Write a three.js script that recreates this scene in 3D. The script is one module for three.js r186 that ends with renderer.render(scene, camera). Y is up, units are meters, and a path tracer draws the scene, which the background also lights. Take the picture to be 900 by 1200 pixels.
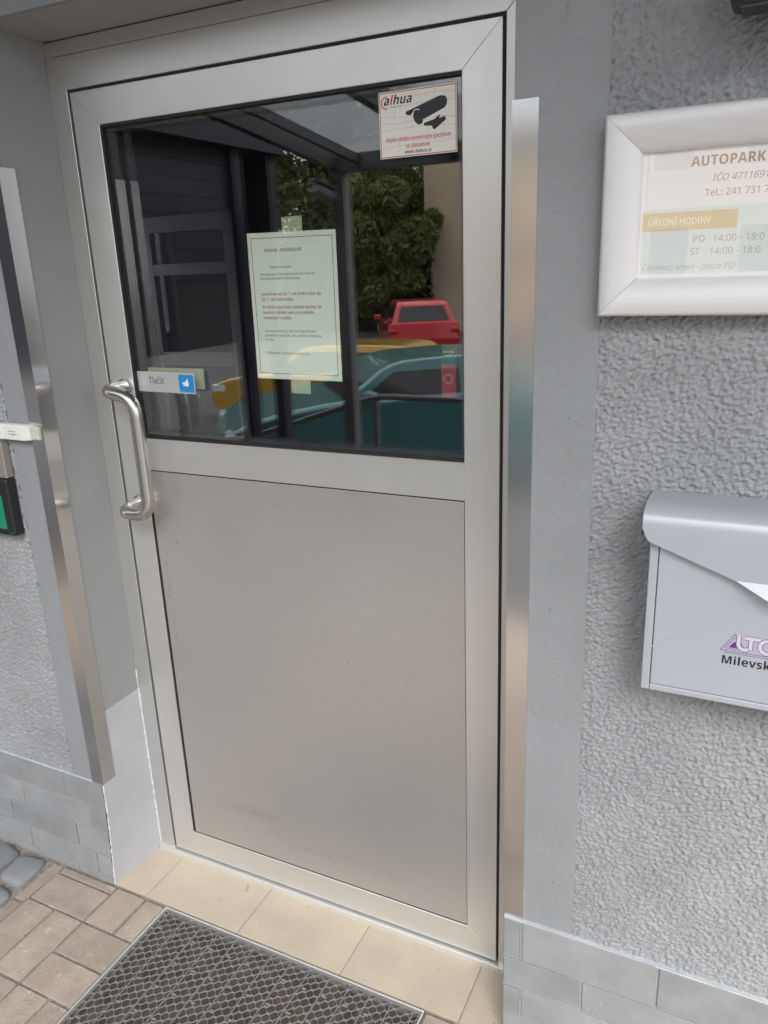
import * as THREE from 'three';
import { RoundedBoxGeometry } from 'three/addons/geometries/RoundedBoxGeometry.js';
import { mergeGeometries, toCreasedNormals } from 'three/addons/utils/BufferGeometryUtils.js';
import { ImprovedNoise } from 'three/addons/math/ImprovedNoise.js';

// ---------------------------------------------------------------- camera, sky, sun, exposure
const scene = new THREE.Scene();
const camera = new THREE.PerspectiveCamera(66.57, 3 / 4, 0.05, 400);
camera.rotation.order = 'YXZ';
camera.position.set(1.3974, 1.5712, 1.3791);
camera.rotation.set(-0.306, 0.4634, -0.0391);

const renderer = new THREE.WebGLRenderer({ antialias: true });
renderer.toneMapping = THREE.LinearToneMapping;
renderer.toneMappingExposure = 3.3;
renderer.shadowMap.enabled = true;

const IN = new ImprovedNoise();
const nz = (x, y, z = 0) => IN.noise(x, y, z);
const fbm3 = (x, y, z, o = 4) => { let s = 0, a = 0.5, t = 0; for (let i = 0; i < o; i++) { s += a * nz(x, y, z); t += a; a *= 0.5; x *= 2.03; y *= 2.03; z *= 2.03; } return s / t; };

{ // overcast sky: brighter towards the zenith, soft cloud structure
  const W = 512, H = 256, d = new Float32Array(W * H * 4);
  for (let j = 0; j < H; j++) for (let i = 0; i < W; i++) {
    const el = ((j + 0.5) / H - 0.5) * Math.PI, az = (i + 0.5) / W * 2 * Math.PI;
    const s = Math.max(0, Math.sin(el)), c = Math.cos(el);
    const n = fbm3(Math.cos(az) * c * 2.2 + 7, s * 3.5, Math.sin(az) * c * 2.2, 5);
    const L = 1.25 * (1 + 1.6 * s) / 2.6 * (1 + 0.35 * n);
    const k = (j * W + i) * 4;
    d[k] = L * 0.985; d[k + 1] = L * 1.0; d[k + 2] = L * 1.035; d[k + 3] = 1;
  }
  const sky = new THREE.DataTexture(d, W, H, THREE.RGBAFormat, THREE.FloatType);
  sky.mapping = THREE.EquirectangularReflectionMapping; sky.magFilter = THREE.LinearFilter; sky.needsUpdate = true;
  scene.background = sky; scene.environment = sky;
}
const sun = new THREE.DirectionalLight(0xfffaf4, 1.5);
sun.position.set(5.1, 7.8, 8.2); sun.target.position.set(0.6, 1, 0.2);
sun.castShadow = true; sun.shadow.radius = 42; sun.shadow.mapSize.set(2048, 2048);
Object.assign(sun.shadow.camera, { left: -12, right: 12, top: 12, bottom: -12, near: 0.5, far: 50 });
sun.name = 'sun'; scene.add(sun, sun.target);

// ---------------------------------------------------------------- helpers
function mul(seed) { let a = seed >>> 0; return () => { a = (a + 0x6D2B79F5) | 0; let t = Math.imul(a ^ (a >>> 15), 1 | a); t = (t + Math.imul(t ^ (t >>> 7), 61 | t)) ^ t; return ((t ^ (t >>> 14)) >>> 0) / 4294967296; }; }
const taken = {};
const numbered = n => { const k = taken[n] = (taken[n] ?? -1) + 1; return k ? n + '_' + String(k).padStart(3, '0') : n; };
function thing(name, label, category, group, pos = [0, 0, 0], turn = 0) {
  const o = new THREE.Group(); o.name = numbered(name); o.position.set(...pos); o.rotation.y = turn;
  o.userData = { label, category }; if (group) o.userData.group = group; scene.add(o); return o;
}
function structure(name, geo, mat) { const m = mesh(name, geo, mat); m.name = numbered(name); m.userData.kind = 'structure'; scene.add(m); return m; }
function mesh(name, geo, mat) { const m = new THREE.Mesh(geo, mat); m.name = name; m.castShadow = m.receiveShadow = true; return m; }
function part(name, geo, mat, parent) { const m = mesh(name, geo, mat); parent.add(m); return m; }
function planarUV(g) {
  const p = g.attributes.position, n = g.attributes.normal, uv = new Float32Array(p.count * 2);
  for (let i = 0; i < p.count; i++) {
    const ax = Math.abs(n.getX(i)), ay = Math.abs(n.getY(i)), az = Math.abs(n.getZ(i));
    const x = p.getX(i), y = p.getY(i), z = p.getZ(i);
    let u, v; if (az >= ax && az >= ay) { u = x; v = y; } else if (ax >= ay) { u = z; v = y; } else { u = x; v = -z; }
    uv[2 * i] = u; uv[2 * i + 1] = v;
  }
  g.setAttribute('uv', new THREE.BufferAttribute(uv, 2)); return g;
}
function box(x0, x1, y0, y1, z0, z1, r = 0, seg = 1) {
  const w = x1 - x0, h = y1 - y0, d = z1 - z0;
  const g = r ? new RoundedBoxGeometry(w, h, d, seg, Math.min(r, w / 2.01, h / 2.01, d / 2.01)) : new THREE.BoxGeometry(w, h, d);
  g.translate((x0 + x1) / 2, (y0 + y1) / 2, (z0 + z1) / 2); return planarUV(g);
}
const merge = list => mergeGeometries(list.map(g => { const h = g.index ? g.toNonIndexed() : g; for (const k of Object.keys(h.attributes)) if (!['position', 'normal', 'uv'].includes(k)) h.deleteAttribute(k); return h; }));
// polygon in the xy plane, pushed from z0 to z1, with a small chamfer on its rim
function slab(pts, z0, z1, bev = 0) {
  const s = new THREE.Shape(pts.map(p => new THREE.Vector2(p[0], p[1])));
  const g = new THREE.ExtrudeGeometry(s, { depth: z1 - z0 - 2 * bev, bevelEnabled: bev > 0, bevelSize: bev, bevelOffset: -bev, bevelThickness: bev, bevelSegments: 1, curveSegments: 8 });
  g.translate(0, 0, z0 + bev); return planarUV(g);
}
function bar(a, b, w, h = w, up = [0, 1, 0]) { // straight bar between two points
  const A = new THREE.Vector3(...a), B = new THREE.Vector3(...b), L = A.distanceTo(B);
  const g = new THREE.BoxGeometry(w, h, L); planarUV(g);
  const m = new THREE.Matrix4().lookAt(B, A, new THREE.Vector3(...up)); m.setPosition(A.clone().add(B).multiplyScalar(0.5));
  return g.applyMatrix4(m);
}
function pipe(points, r, cornerR, rad = 16, per = 8) { // round bar with rounded corners
  const P = points.map(p => new THREE.Vector3(...p)), path = new THREE.CurvePath(); let last = P[0];
  for (let i = 1; i < P.length - 1; i++) {
    const inD = P[i].clone().sub(P[i - 1]), outD = P[i + 1].clone().sub(P[i]);
    const c = Math.min(cornerR, inD.length() * 0.49, outD.length() * 0.49);
    const a = P[i].clone().addScaledVector(inD.normalize(), -c), b = P[i].clone().addScaledVector(outD.normalize(), c);
    path.add(new THREE.LineCurve3(last, a)); path.add(new THREE.QuadraticBezierCurve3(a, P[i], b)); last = b;
  }
  path.add(new THREE.LineCurve3(last, P[P.length - 1]));
  const g = new THREE.TubeGeometry(path, per * points.length * 3, r, rad, false); return g;
}
// tileable value noise
function tileNoise(seed) {
  const R = mul(seed), T = new Float32Array(4096); for (let i = 0; i < 4096; i++) T[i] = R();
  const h = (x, y) => T[(x * 57 + y * 131 + ((x * y) & 63) * 17) & 4095];
  return (u, v, per) => {
    const x = u * per, y = v * per, xi = Math.floor(x), yi = Math.floor(y), fx = x - xi, fy = y - yi;
    const a = ((xi % per) + per) % per, b = (a + 1) % per, c = ((yi % per) + per) % per, e = (c + 1) % per;
    const sx = fx * fx * (3 - 2 * fx), sy = fy * fy * (3 - 2 * fy);
    return (h(a, c) * (1 - sx) + h(b, c) * sx) * (1 - sy) + (h(a, e) * (1 - sx) + h(b, e) * sx) * sy;
  };
}
function texture(size, metres, fn, srgb = false) { // fn(u, v) -> [r, g, b] in 0..1
  const d = new Uint8Array(size * size * 4);
  for (let j = 0; j < size; j++) for (let i = 0; i < size; i++) {
    const c = fn(i / size, j / size), k = (j * size + i) * 4;
    for (let q = 0; q < 3; q++) d[k + q] = Math.max(0, Math.min(255, Math.round(255 * c[q]))); d[k + 3] = 255;
  }
  const t = new THREE.DataTexture(d, size, size); t.wrapS = t.wrapT = THREE.RepeatWrapping; t.magFilter = THREE.LinearFilter; t.minFilter = THREE.LinearMipmapLinearFilter; t.generateMipmaps = true;
  const m = Array.isArray(metres) ? metres : [metres, metres]; t.repeat.set(1 / m[0], 1 / m[1]);
  if (srgb) t.colorSpace = THREE.SRGBColorSpace; t.needsUpdate = true; return t;
}
const tn = tileNoise(11), tn2 = tileNoise(29), tn3 = tileNoise(53);
const fb = (n, u, v, p, o = 4) => { let s = 0, a = 0.5, t = 0; for (let i = 0; i < o; i++) { s += a * n(u, v, p); t += a; a *= 0.55; p *= 2; } return s / t; };
const lin2s = c => c <= 0.0031308 ? 12.92 * c : 1.055 * Math.pow(c, 1 / 2.4) - 0.055;
function mottle(base, amp, metres, size = 512, per = 6, extra) { // colour map about a linear base colour
  return texture(size, metres, (u, v) => {
    let k = 1 + amp * 2 * (fb(tn, u, v, per, 5) - 0.5); let c = base.map(b => b * k);
    if (extra) c = extra(u, v, c); return c.map(x => lin2s(Math.max(0, x)));
  }, true);
}
const gray = f => (u, v) => { const g = f(u, v); return [g, g, g]; };
const std = (o) => new THREE.MeshStandardMaterial(o);
const phys = (o) => new THREE.MeshPhysicalMaterial(o);
const lin = (r, g, b) => new THREE.Color().setRGB(r, g, b);

// ---------------------------------------------------------------- materials
const bumpPlaster = texture(512, 0.35, gray((u, v) => 0.6 * fb(tn, u, v, 10, 5) + 0.4 * fb(tn2, u, v, 60, 3)));
const bumpFine = texture(512, 0.2, gray((u, v) => fb(tn2, u, v, 24, 4)));
const PAINT = [0.246, 0.256, 0.265];
const mBand = std({ map: mottle(PAINT, 0.12, 0.9, 512, 5, (u, v, c) => { const s = tn3(u, v, 90) > 0.985 ? 0.75 : 1; return c.map(x => x * s); }), roughness: 0.78, bumpMap: bumpPlaster, bumpScale: 0.0020 });
const mStucco = std({ map: mottle([0.272, 0.279, 0.287], 0.14, 0.7, 512, 7), roughness: 0.85, bumpMap: bumpFine, bumpScale: 0.0008 });
const bumpStucco = texture(512, 0.3, gray((u, v) => Math.pow(1 - Math.abs(2 * fb(tn, u, v, 30, 2) - 1), 2)));
const mStuccoFar = std({ map: mottle([0.272, 0.279, 0.287], 0.14, 0.7, 256, 7), roughness: 0.85, bumpMap: bumpStucco, bumpScale: 0.003 });
const mPlinth = std({ map: mottle([0.254, 0.262, 0.267], 0.16, 0.5, 512, 8, (u, v, c) => { const s = fb(tn3, u, v, 40, 3); return s > 0.76 ? c.map(x => x + (s - 0.76) * 0.9) : c; }), roughness: 0.6, bumpMap: bumpPlaster, bumpScale: 0.001 });
const plinthMats = [mPlinth, ...[[0.238, 0.246, 0.252], [0.268, 0.274, 0.278]].map(c => std({ map: mottle(c, 0.17, 0.46, 512, 9), roughness: 0.6, bumpMap: bumpPlaster, bumpScale: 0.0014 }))];
const mMortar = std({ map: mottle([0.30, 0.312, 0.32], 0.2, 0.3, 256, 12), roughness: 0.85, bumpMap: bumpFine, bumpScale: 0.001 });
const mCap = std({ map: mottle([0.46, 0.475, 0.485], 0.2, 0.3, 256, 12), roughness: 0.85, bumpMap: bumpFine, bumpScale: 0.001 });
const mFiller = std({ map: mottle([0.62, 0.62, 0.63], 0.2, 0.1, 128, 10), roughness: 0.9 });
const mReveal = std({ map: mottle([0.27, 0.275, 0.275], 0.08, 0.9, 256, 5), roughness: 0.7, bumpMap: bumpPlaster, bumpScale: 0.0006 });
const mRevealLow = std({ map: mottle([0.425, 0.43, 0.455], 0.10, 0.6, 256, 6), roughness: 0.65, bumpMap: bumpPlaster, bumpScale: 0.0008 });
const mSoffit = std({ map: mottle([0.27, 0.275, 0.275], 0.08, 0.9, 256, 5), roughness: 0.75 });
const smudge = texture(512, [1, 1], gray((u, v) => 0.40 + 0.16 * (fb(tn, u, v, 4, 5) - 0.5) + 0.08 * (fb(tn2, u, v, 40, 3) - 0.5)));
const mAlu = std({ color: lin(0.70, 0.69, 0.67), metalness: 0.75, roughness: 1.0, roughnessMap: texture(512, [1.1, 1.1], gray((u, v) => 0.37 + 0.14 * (fb(tn, u, v, 4, 5) - 0.5) + 0.06 * (fb(tn2, u, v, 40, 3) - 0.5))), bumpMap: texture(256, 0.06, gray((u, v) => fb(tn3, u, v, 40, 2))), bumpScale: 0.00006 });
const mAluFrame = std({ color: lin(0.62, 0.61, 0.59), metalness: 0.75, roughness: 0.4 });
const mSteel = phys({ color: lin(0.60, 0.585, 0.565), metalness: 1, roughness: 0.27 });
const mGuard = phys({ color: lin(0.70, 0.70, 0.69), metalness: 1, roughness: 0.2, anisotropy: 0.85, bumpMap: texture(256, [0.5, 0.9], gray((u, v) => fb(tn, u, v, 4, 2))), bumpScale: 0.0012 });
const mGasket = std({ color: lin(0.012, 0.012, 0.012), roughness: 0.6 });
const mGlass = phys({ color: 0xffffff, transmission: 1, thickness: 0, roughness: 0, ior: 2.05, metalness: 0 });
const mGlassIn = phys({ color: lin(0.92, 0.96, 0.925), transmission: 1, thickness: 0, roughness: 0, ior: 1.95, metalness: 0 });
const mTile = std({ map: mottle([0.50, 0.42, 0.325], 0.11, 0.5, 512, 8, (u, v, c) => { const s = tn3(u, v, 160); return s > 0.96 ? c.map(x => x * 0.8) : c; }), roughness: 0.5, bumpMap: bumpFine, bumpScale: 0.0004 });
const mGrout = std({ map: mottle([0.30, 0.26, 0.20], 0.3, 0.2, 256, 12), roughness: 0.9 });
const paverBump = texture(512, 0.25, gray((u, v) => 0.5 * fb(tn, u, v, 12, 5) + 0.5 * fb(tn2, u, v, 70, 2)));
const paverMats = [[0.36, 0.295, 0.243], [0.335, 0.275, 0.228], [0.375, 0.31, 0.258], [0.35, 0.29, 0.243]].map((c, i) => std({ map: mottle(c, 0.22, 0.41 + 0.03 * i, 512, 9 + i, (u, v, k) => { const s = fb(tn3, u, v, 14, 4), q = tn2(u, v, 120); return k.map(x => x * (q > 0.95 ? 1.5 : q < 0.04 ? 0.6 : 1) + (s > 0.68 ? (s - 0.68) * 0.8 : 0)); }), roughness: 0.9, bumpMap: paverBump, bumpScale: 0.002 }));
const mSand = std({ map: mottle([0.24, 0.205, 0.175], 0.5, 0.15, 256, 16), roughness: 1, bumpMap: bumpFine, bumpScale: 0.003 });
const cobbleMats = [[0.27, 0.275, 0.285], [0.23, 0.235, 0.245], [0.31, 0.31, 0.315]].map(c => std({ map: mottle(c, 0.3, 0.12, 256, 10), roughness: 0.8, bumpMap: bumpFine, bumpScale: 0.001 }));
const mWire = std({ color: lin(0.40, 0.395, 0.38), metalness: 0.6, roughness: 0.42 });
const mRim = std({ color: lin(0.72, 0.71, 0.68), metalness: 0.6, roughness: 0.35 });
const mPit = std({ map: mottle([0.10, 0.08, 0.065], 0.6, 0.25, 256, 12), roughness: 1 });
const mWhiteFrame = std({ color: lin(0.64, 0.635, 0.63), metalness: 0.1, roughness: 0.38 });
const mMail = std({ color: lin(0.44, 0.465, 0.50), metalness: 0.3, roughness: 0.36 });
const mBlack = std({ color: lin(0.014, 0.014, 0.016), roughness: 0.45 });
const mWhitePlastic = std({ color: lin(0.72, 0.72, 0.69), roughness: 0.4 });
const mTape = phys({ color: lin(0.62, 0.64, 0.46), roughness: 0.6, transmission: 0.35, thickness: 0 });

// ---------------------------------------------------------------- setting: ground
const G = -0.019, D = 0.165, XL = -0.058, XR = 1.027, SOF = 2.048;
const mAsphalt = std({ map: mottle([0.07, 0.07, 0.072], 0.35, 2.2, 512, 16), roughness: 0.9, bumpMap: bumpFine, bumpScale: 0.002 });
structure('ground', box(-90, 90, -1.2, -0.75, -60, 110), mAsphalt);
const terr = structure('terrace', merge([box(-6, 0.107, -0.75, -0.0235, 0.14, 2.15), box(0.849, 6, -0.75, -0.0235, 0.14, 2.15), box(0.107, 0.849, -0.75, -0.0235, 0.67, 2.15), box(0.107, 0.849, -0.75, -0.058, 0.14, 0.67), box(-0.058, 1.027, -0.75, -0.024, -0.07, 0.139)]), mSand);
part('paving_slab', merge([box(-1.1, 6, -0.0232, G, 1.5, 2.13), box(2.15, 6, -0.0232, G, 0.18, 1.5), box(-6, -1.1, -0.0232, G, 0.18, 2.13)]), paverMats[0], terr);
{ // basket-weave pavers in front of the door, each with its own edges
  const R = mul(5), mat = [0.1075, 0.8485, 0.1725, 0.670];
  const sub = (r) => { // cut away the mat opening
    const [a, b, c, d] = r, [A, B, C, E] = mat;
    if (b <= A || a >= B || d <= C || c >= E) return [r];
    const o = []; if (a < A) o.push([a, A, c, d]); if (b > B) o.push([B, b, c, d]);
    const a2 = Math.max(a, A), b2 = Math.min(b, B); if (d > E) o.push([a2, b2, E, d]); if (c < C) o.push([a2, b2, c, C]); return o;
  };
  const put = (x0, x1, z0, z1) => {
    z0 = Math.max(z0, 0.1725); if (z1 - z0 < 0.012) return;
    for (const [a, b, c, d] of sub([x0, x1, z0, z1])) {
      if (b - a < 0.012 || d - c < 0.012) continue;
      const j = 0.0022, dy = (R() - 0.5) * 0.003, g = box(a + j + R() * 0.0012, b - j - R() * 0.0012, G - 0.045, G + dy, c + j + R() * 0.0012, d - j - R() * 0.0012, 0.0045, 2);
      g.translate(-(a + b) / 2, 0, -(c + d) / 2);
      const uv = g.attributes.uv, ou = R() * 3, ov = R() * 3; for (let i = 0; i < uv.count; i++) uv.setXY(i, uv.getX(i) + ou, uv.getY(i) + ov);
      const m = part('paver', g, paverMats[Math.floor(R() * 4)], terr); m.position.set((a + b) / 2, 0, (c + d) / 2);
      m.rotation.set((R() - 0.5) * 0.008, (R() - 0.5) * 0.008, (R() - 0.5) * 0.008);
    }
  };
  for (let i = 0; i < 12; i++) for (let k = 0; k < 7; k++) {
    const x = -0.26 + i * 0.2, z = 0.10 + k * 0.1985;
    if ((i + k) % 2 === 0) { put(x, x + 0.2, z, z + 0.099); put(x, x + 0.2, z + 0.099, z + 0.1985); } else { put(x, x + 0.1, z, z + 0.1985); put(x + 0.1, x + 0.2, z, z + 0.1985); }
  }
  for (let k = 0; k < 9; k++) put(-0.302, -0.262, 0.172 + k * 0.145, 0.315 + k * 0.145);
  // rounded cobbles beside the strip
  const cob = (seed) => {
    const g = new THREE.SphereGeometry(1, 22, 16), p = g.attributes.position, v = new THREE.Vector3(), sgn = Math.sign, e = 0.52;
    for (let i = 0; i < p.count; i++) {
      v.fromBufferAttribute(p, i); const q = a => sgn(a) * Math.pow(Math.abs(a), e); v.set(q(v.x), q(v.y), q(v.z)); v.normalize().multiplyScalar(1 / Math.pow(Math.pow(Math.abs(v.x), 3.4) + Math.pow(Math.abs(v.y), 3.4) + Math.pow(Math.abs(v.z), 3.4), 1 / 3.4));
      v.multiplyScalar(1 + 0.1 * nz(v.x * 1.5 + seed * 9, v.y * 1.5, v.z * 1.5)); p.setXYZ(i, v.x, v.y, v.z);
    }
    g.computeVertexNormals(); return planarUV(g);
  };
  const kinds = [1, 2, 3, 4].map(cob);
  for (let i = 0; i < 7; i++) for (let k = 0; k < 8; k++) {
    const m = part('cobble', kinds[Math.floor(R() * 4)], cobbleMats[Math.floor(R() * 3)], terr);
    m.scale.set(0.047 + R() * 0.005, 0.032, 0.054 + R() * 0.005);
    m.position.set(-0.357 - i * 0.104 + (R() - 0.5) * 0.008, G - 0.016 + (R() - 0.5) * 0.006, 0.238 + k * 0.117 + (R() - 0.5) * 0.01);
    m.rotation.set((R() - 0.5) * 0.1, (R() - 0.5) * 0.3, (R() - 0.5) * 0.1);
  }
}
{ // threshold tiles
  const o = structure('threshold', box(XL - 0.02, XR, -0.0235, G - 0.0012, -0.004, 0.1695), mGrout);
  const xs = [-0.0785, 0.0315, 0.331, 0.628, 0.9255, 1.0265];
  for (let i = 0; i < 5; i++) { const g = box(xs[i] + 0.0011, xs[i + 1] - 0.0011, -0.023, G + (i % 2) * 0.0004, -0.003, 0.1675, 0.001); const uv = g.attributes.uv; for (let k = 0; k < uv.count; k++) uv.setXY(k, uv.getX(k) + i * 1.37, uv.getY(k) + i * 0.61); part('tile', g, mTile, o); }
}

// ---------------------------------------------------------------- house wall
const wall = thing('house_wall', 'grey rendered house wall with painted brick plinth around the recessed door', 'wall');
{
  part('masonry', merge([box(-7, XL - 0.035, -0.6, 6, -0.28, 0.156), box(XR + 0.006, 7, -0.6, 6, -0.28, 0.156), box(XL - 0.006, XR + 0.006, SOF + 0.006, 6, -0.28, 0.156), box(XL - 0.006, XR + 0.006, -0.6, -0.03, -0.28, -0.08)]), mStuccoFar, wall);
  // smooth bands round the opening
  part('smooth_band', box(-0.168, XL, 0.3, SOF + 0.11, 0.155, D, 0.002), mBand, wall);
  part('smooth_band', box(XR, 1.163, 0.3, SOF + 0.11, 0.155, D, 0.002), mBand, wall);
  part('smooth_band', box(XL + 0.0005, XR - 0.0005, SOF, SOF + 0.11, 0.155, D - 0.0004, 0.002), mBand, wall);
  // reveal faces
  const rv = (y0, y1, x, dx, z0 = -0.004, z1 = 0.1553) => box(Math.min(x, x + dx), Math.max(x, x + dx), y0, y1, z0, z1);
  part('reveal', rv(0.502, SOF + 0.005, XL, -0.034), mReveal, wall);
  part('reveal', rv(-0.03, SOF + 0.005, XR, 0.006), mReveal, wall);
  part('soffit', box(XL - 0.005, XR + 0.005, SOF, SOF + 0.006, -0.004, 0.1552), mSoffit, wall);
  // lower reveal: lighter paint, leaning outwards a little to the ground
  { const ny = 20, P = [], I = []; for (let j = 0; j <= ny; j++) { const y = -0.03 + 0.532 * j / ny, q = Math.max(0, Math.min(1, (0.32 - y) / 0.35)), xf = -0.0574 - 0.0205 * q * q * (1.6 - 0.6 * q), zf = y > 0.3065 ? 0.1645 : 0.1675; for (const [x, z] of [[-0.0578, -0.004], [(-0.0578 + xf) / 2, 0.08], [xf, zf]]) P.push(x, y, z); }
    for (let j = 0; j < ny; j++) for (let i = 0; i < 2; i++) { const k = j * 3 + i; I.push(k, k + 4, k + 1, k, k + 3, k + 4); }
    const g = new THREE.BufferGeometry(); g.setAttribute('position', new THREE.Float32BufferAttribute(P, 3)); g.setIndex(I); g.computeVertexNormals(); planarUV(g); part('reveal_base', g, mRevealLow, wall);
    // ragged beads of filler where the reveal meets the frame and along the plinth corner
    const R = mul(15), bead = (f, y0, y1, n, r) => { const pts = []; for (let i = 0; i <= n; i++) { const y = y0 + (y1 - y0) * i / n, c = f(y); pts.push(new THREE.Vector3(c[0] + (R() - 0.5) * 0.0012, y, c[1] + (R() - 0.5) * 0.0012)); } const g = new THREE.TubeGeometry(new THREE.CatmullRomCurve3(pts), n * 3, r, 6), p = g.attributes.position; for (let i = 0; i < p.count; i++) { const y = p.getY(i), c = f(y), k = 0.7 + 0.9 * nz(y * 90, 3.3, r * 900); p.setX(i, c[0] + (p.getX(i) - c[0]) * k); p.setZ(i, c[1] + (p.getZ(i) - c[1]) * k); } g.computeVertexNormals(); return planarUV(g); };
    part('filler_bead', bead(y => [-0.0575, 0.0005], -0.018, 0.56, 60, 0.0026), mFiller, wall); part('filler_bead', bead(y => [-0.0580, 0.0], 0.56, 2.045, 130, 0.0009), mMortar, wall);
    part('filler_bead', bead(y => { const q = Math.max(0, Math.min(1, (0.32 - y) / 0.35)); return [-0.0578 - 0.0205 * q * q * (1.6 - 0.6 * q), 0.1672]; }, -0.02, 0.304, 40, 0.0021), mFiller, wall); }
  // plaster: coarse roughcast with real relief
  const stucco = (x0, x1, y0, y1, st) => {
    const nx = Math.round((x1 - x0) / st), ny = Math.round((y1 - y0) / st), P = new Float32Array((nx + 1) * (ny + 1) * 3), uv = new Float32Array((nx + 1) * (ny + 1) * 2), I = [];
    for (let j = 0; j <= ny; j++) for (let i = 0; i <= nx; i++) {
      const x = x0 + (x1 - x0) * i / nx, y = y0 + (y1 - y0) * j / ny, k = j * (nx + 1) + i;
      const a = x * 0.94 + y * 0.34, b = -x * 0.34 + y * 0.94;
      const w1 = nz(x * 55, y * 55, 3.1) * 0.6, w2 = nz(x * 55, y * 55, 8.7) * 0.6;
      const r1 = 1 - Math.abs(nz(a * 150 + w1, b * 205 + w2, 1.7)) * 2, r2 = nz(a * 130 + w2, b * 180 + w1, 5.2), r3 = nz(a * 260, b * 290, 9.3), big = nz(x * 9, y * 9, 2.2);
      let h = 0.34 * Math.max(-0.3, r1) + 0.75 * r2 + 0.6 * r3 + 0.3 * big; h = Math.max(-0.6, Math.min(0.95, h));
      P[3 * k] = x; P[3 * k + 1] = y; const hr = Math.sin(i * 127.1 + j * 311.7) * 43758.5453; P[3 * k + 2] = D - 0.0016 + 0.0045 * h + 0.0009 * (hr - Math.floor(hr) - 0.5); uv[2 * k] = x; uv[2 * k + 1] = y;
    }
    for (let j = 0; j < ny; j++) for (let i = 0; i < nx; i++) { const k = j * (nx + 1) + i; I.push(k, k + 1, k + nx + 2, k, k + nx + 2, k + nx + 1); }
    const g = new THREE.BufferGeometry(); g.setAttribute('position', new THREE.BufferAttribute(P, 3)); g.setAttribute('uv', new THREE.BufferAttribute(uv, 2)); g.setIndex(I); g.computeVertexNormals(); return g;
  };
  part('roughcast', stucco(1.162, 1.72, 0.30, 2.00, 0.0018), mStucco, wall);
  part('roughcast', stucco(-0.80, -0.167, 0.29, 1.60, 0.0028), mStucco, wall);
  part('plaster', merge([box(1.72, 7, 0.3, 6, 0.15, 0.164), box(-7, -0.80, 0.3, 6, 0.15, 0.164), box(-0.80, -0.168, 1.60, 6, 0.15, 0.164), box(1.163, 1.72, 2.00, 6, 0.15, 0.164), box(-0.168, 1.163, SOF + 0.11, 6, 0.15, 0.164)]), mStuccoFar, wall);
  part('added_shade_slab', box(-3, 4, 2.95, 3.15, 0.166, 1.75), mStuccoFar, wall);  // unseen overhang, added to shade the upper wall and recess
  // brick plinth
  const plinth = new THREE.Group(); plinth.name = 'plinth'; wall.add(plinth);
  const R = mul(77), courses = [[0.2260, 0.308], [0.1495, 0.2200], [0.0730, 0.1435], [-0.0040, 0.0670], [-0.08, -0.0100]];
  const pl = (x0, x1, zf, starts, top, slant) => {
    part('mortar', slab(slant ? [[x0, -0.1], [-0.088, -0.1], [-0.077, 0.10], [-0.064, 0.303], [x0, 0.303]] : [[x0, -0.1], [x1, -0.1], [x1, top - 0.004], [x0, top - 0.004]], 0.10, zf - 0.0038), mMortar, plinth);
    { const g = box(x0, slant ? x1 - 0.037 : x1, top - 0.002, top + 0.0022, 0.12, zf - (slant ? 0.0004 : 0.0015), 0.001); part('mortar_cap', g, mCap, plinth); }
    courses.forEach(([y0, y1], c) => {
      if (c === 0) y1 = top;
      for (let x = starts[c]; x < x1; x += 0.2585) {
        let a = Math.max(x, x0) + 0.0028, b = Math.min(x + 0.2585, x1) - (x + 0.2585 >= x1 ? 0.0006 : 0.0028); if (slant && b > x1 - 0.02) b -= [0.0052, 0.0095, 0.0137, 0.0180, 0.0205][c]; if (a === x0 + 0.0028) a = x0 + 0.001;
        if (b - a < 0.015) continue;
        part('brick', box(a, b, y0 + (R() - 0.5) * 0.002, y1 + (R() - 0.5) * 0.002, 0.11, zf + (R() - 0.5) * 0.0018, 0.0020, 2), plinthMats[Math.floor(R() * 3)], plinth);
      }
    });
  };
  pl(XR, 2.4, 0.1745, [1.064 - 0.2585, 1.185 - 0.2585, 1.064 - 0.2585, 1.185 - 0.2585, 1.064 - 0.2585], 0.318, false);
  pl(-1.3, XL - 0.0012, 0.1675, [-0.206 - 0.2585 * 5, -0.126 - 0.2585 * 5, -0.19 - 0.2585 * 5, -0.13 - 0.2585 * 5, -0.21 - 0.2585 * 5], 0.306, true);
  part('plinth_face', merge([box(2.4, 7, -0.1, 0.30, 0.10, 0.170), box(-7, -1.3, -0.1, 0.30, 0.10, 0.166)]), mPlinth, plinth);
}

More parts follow.
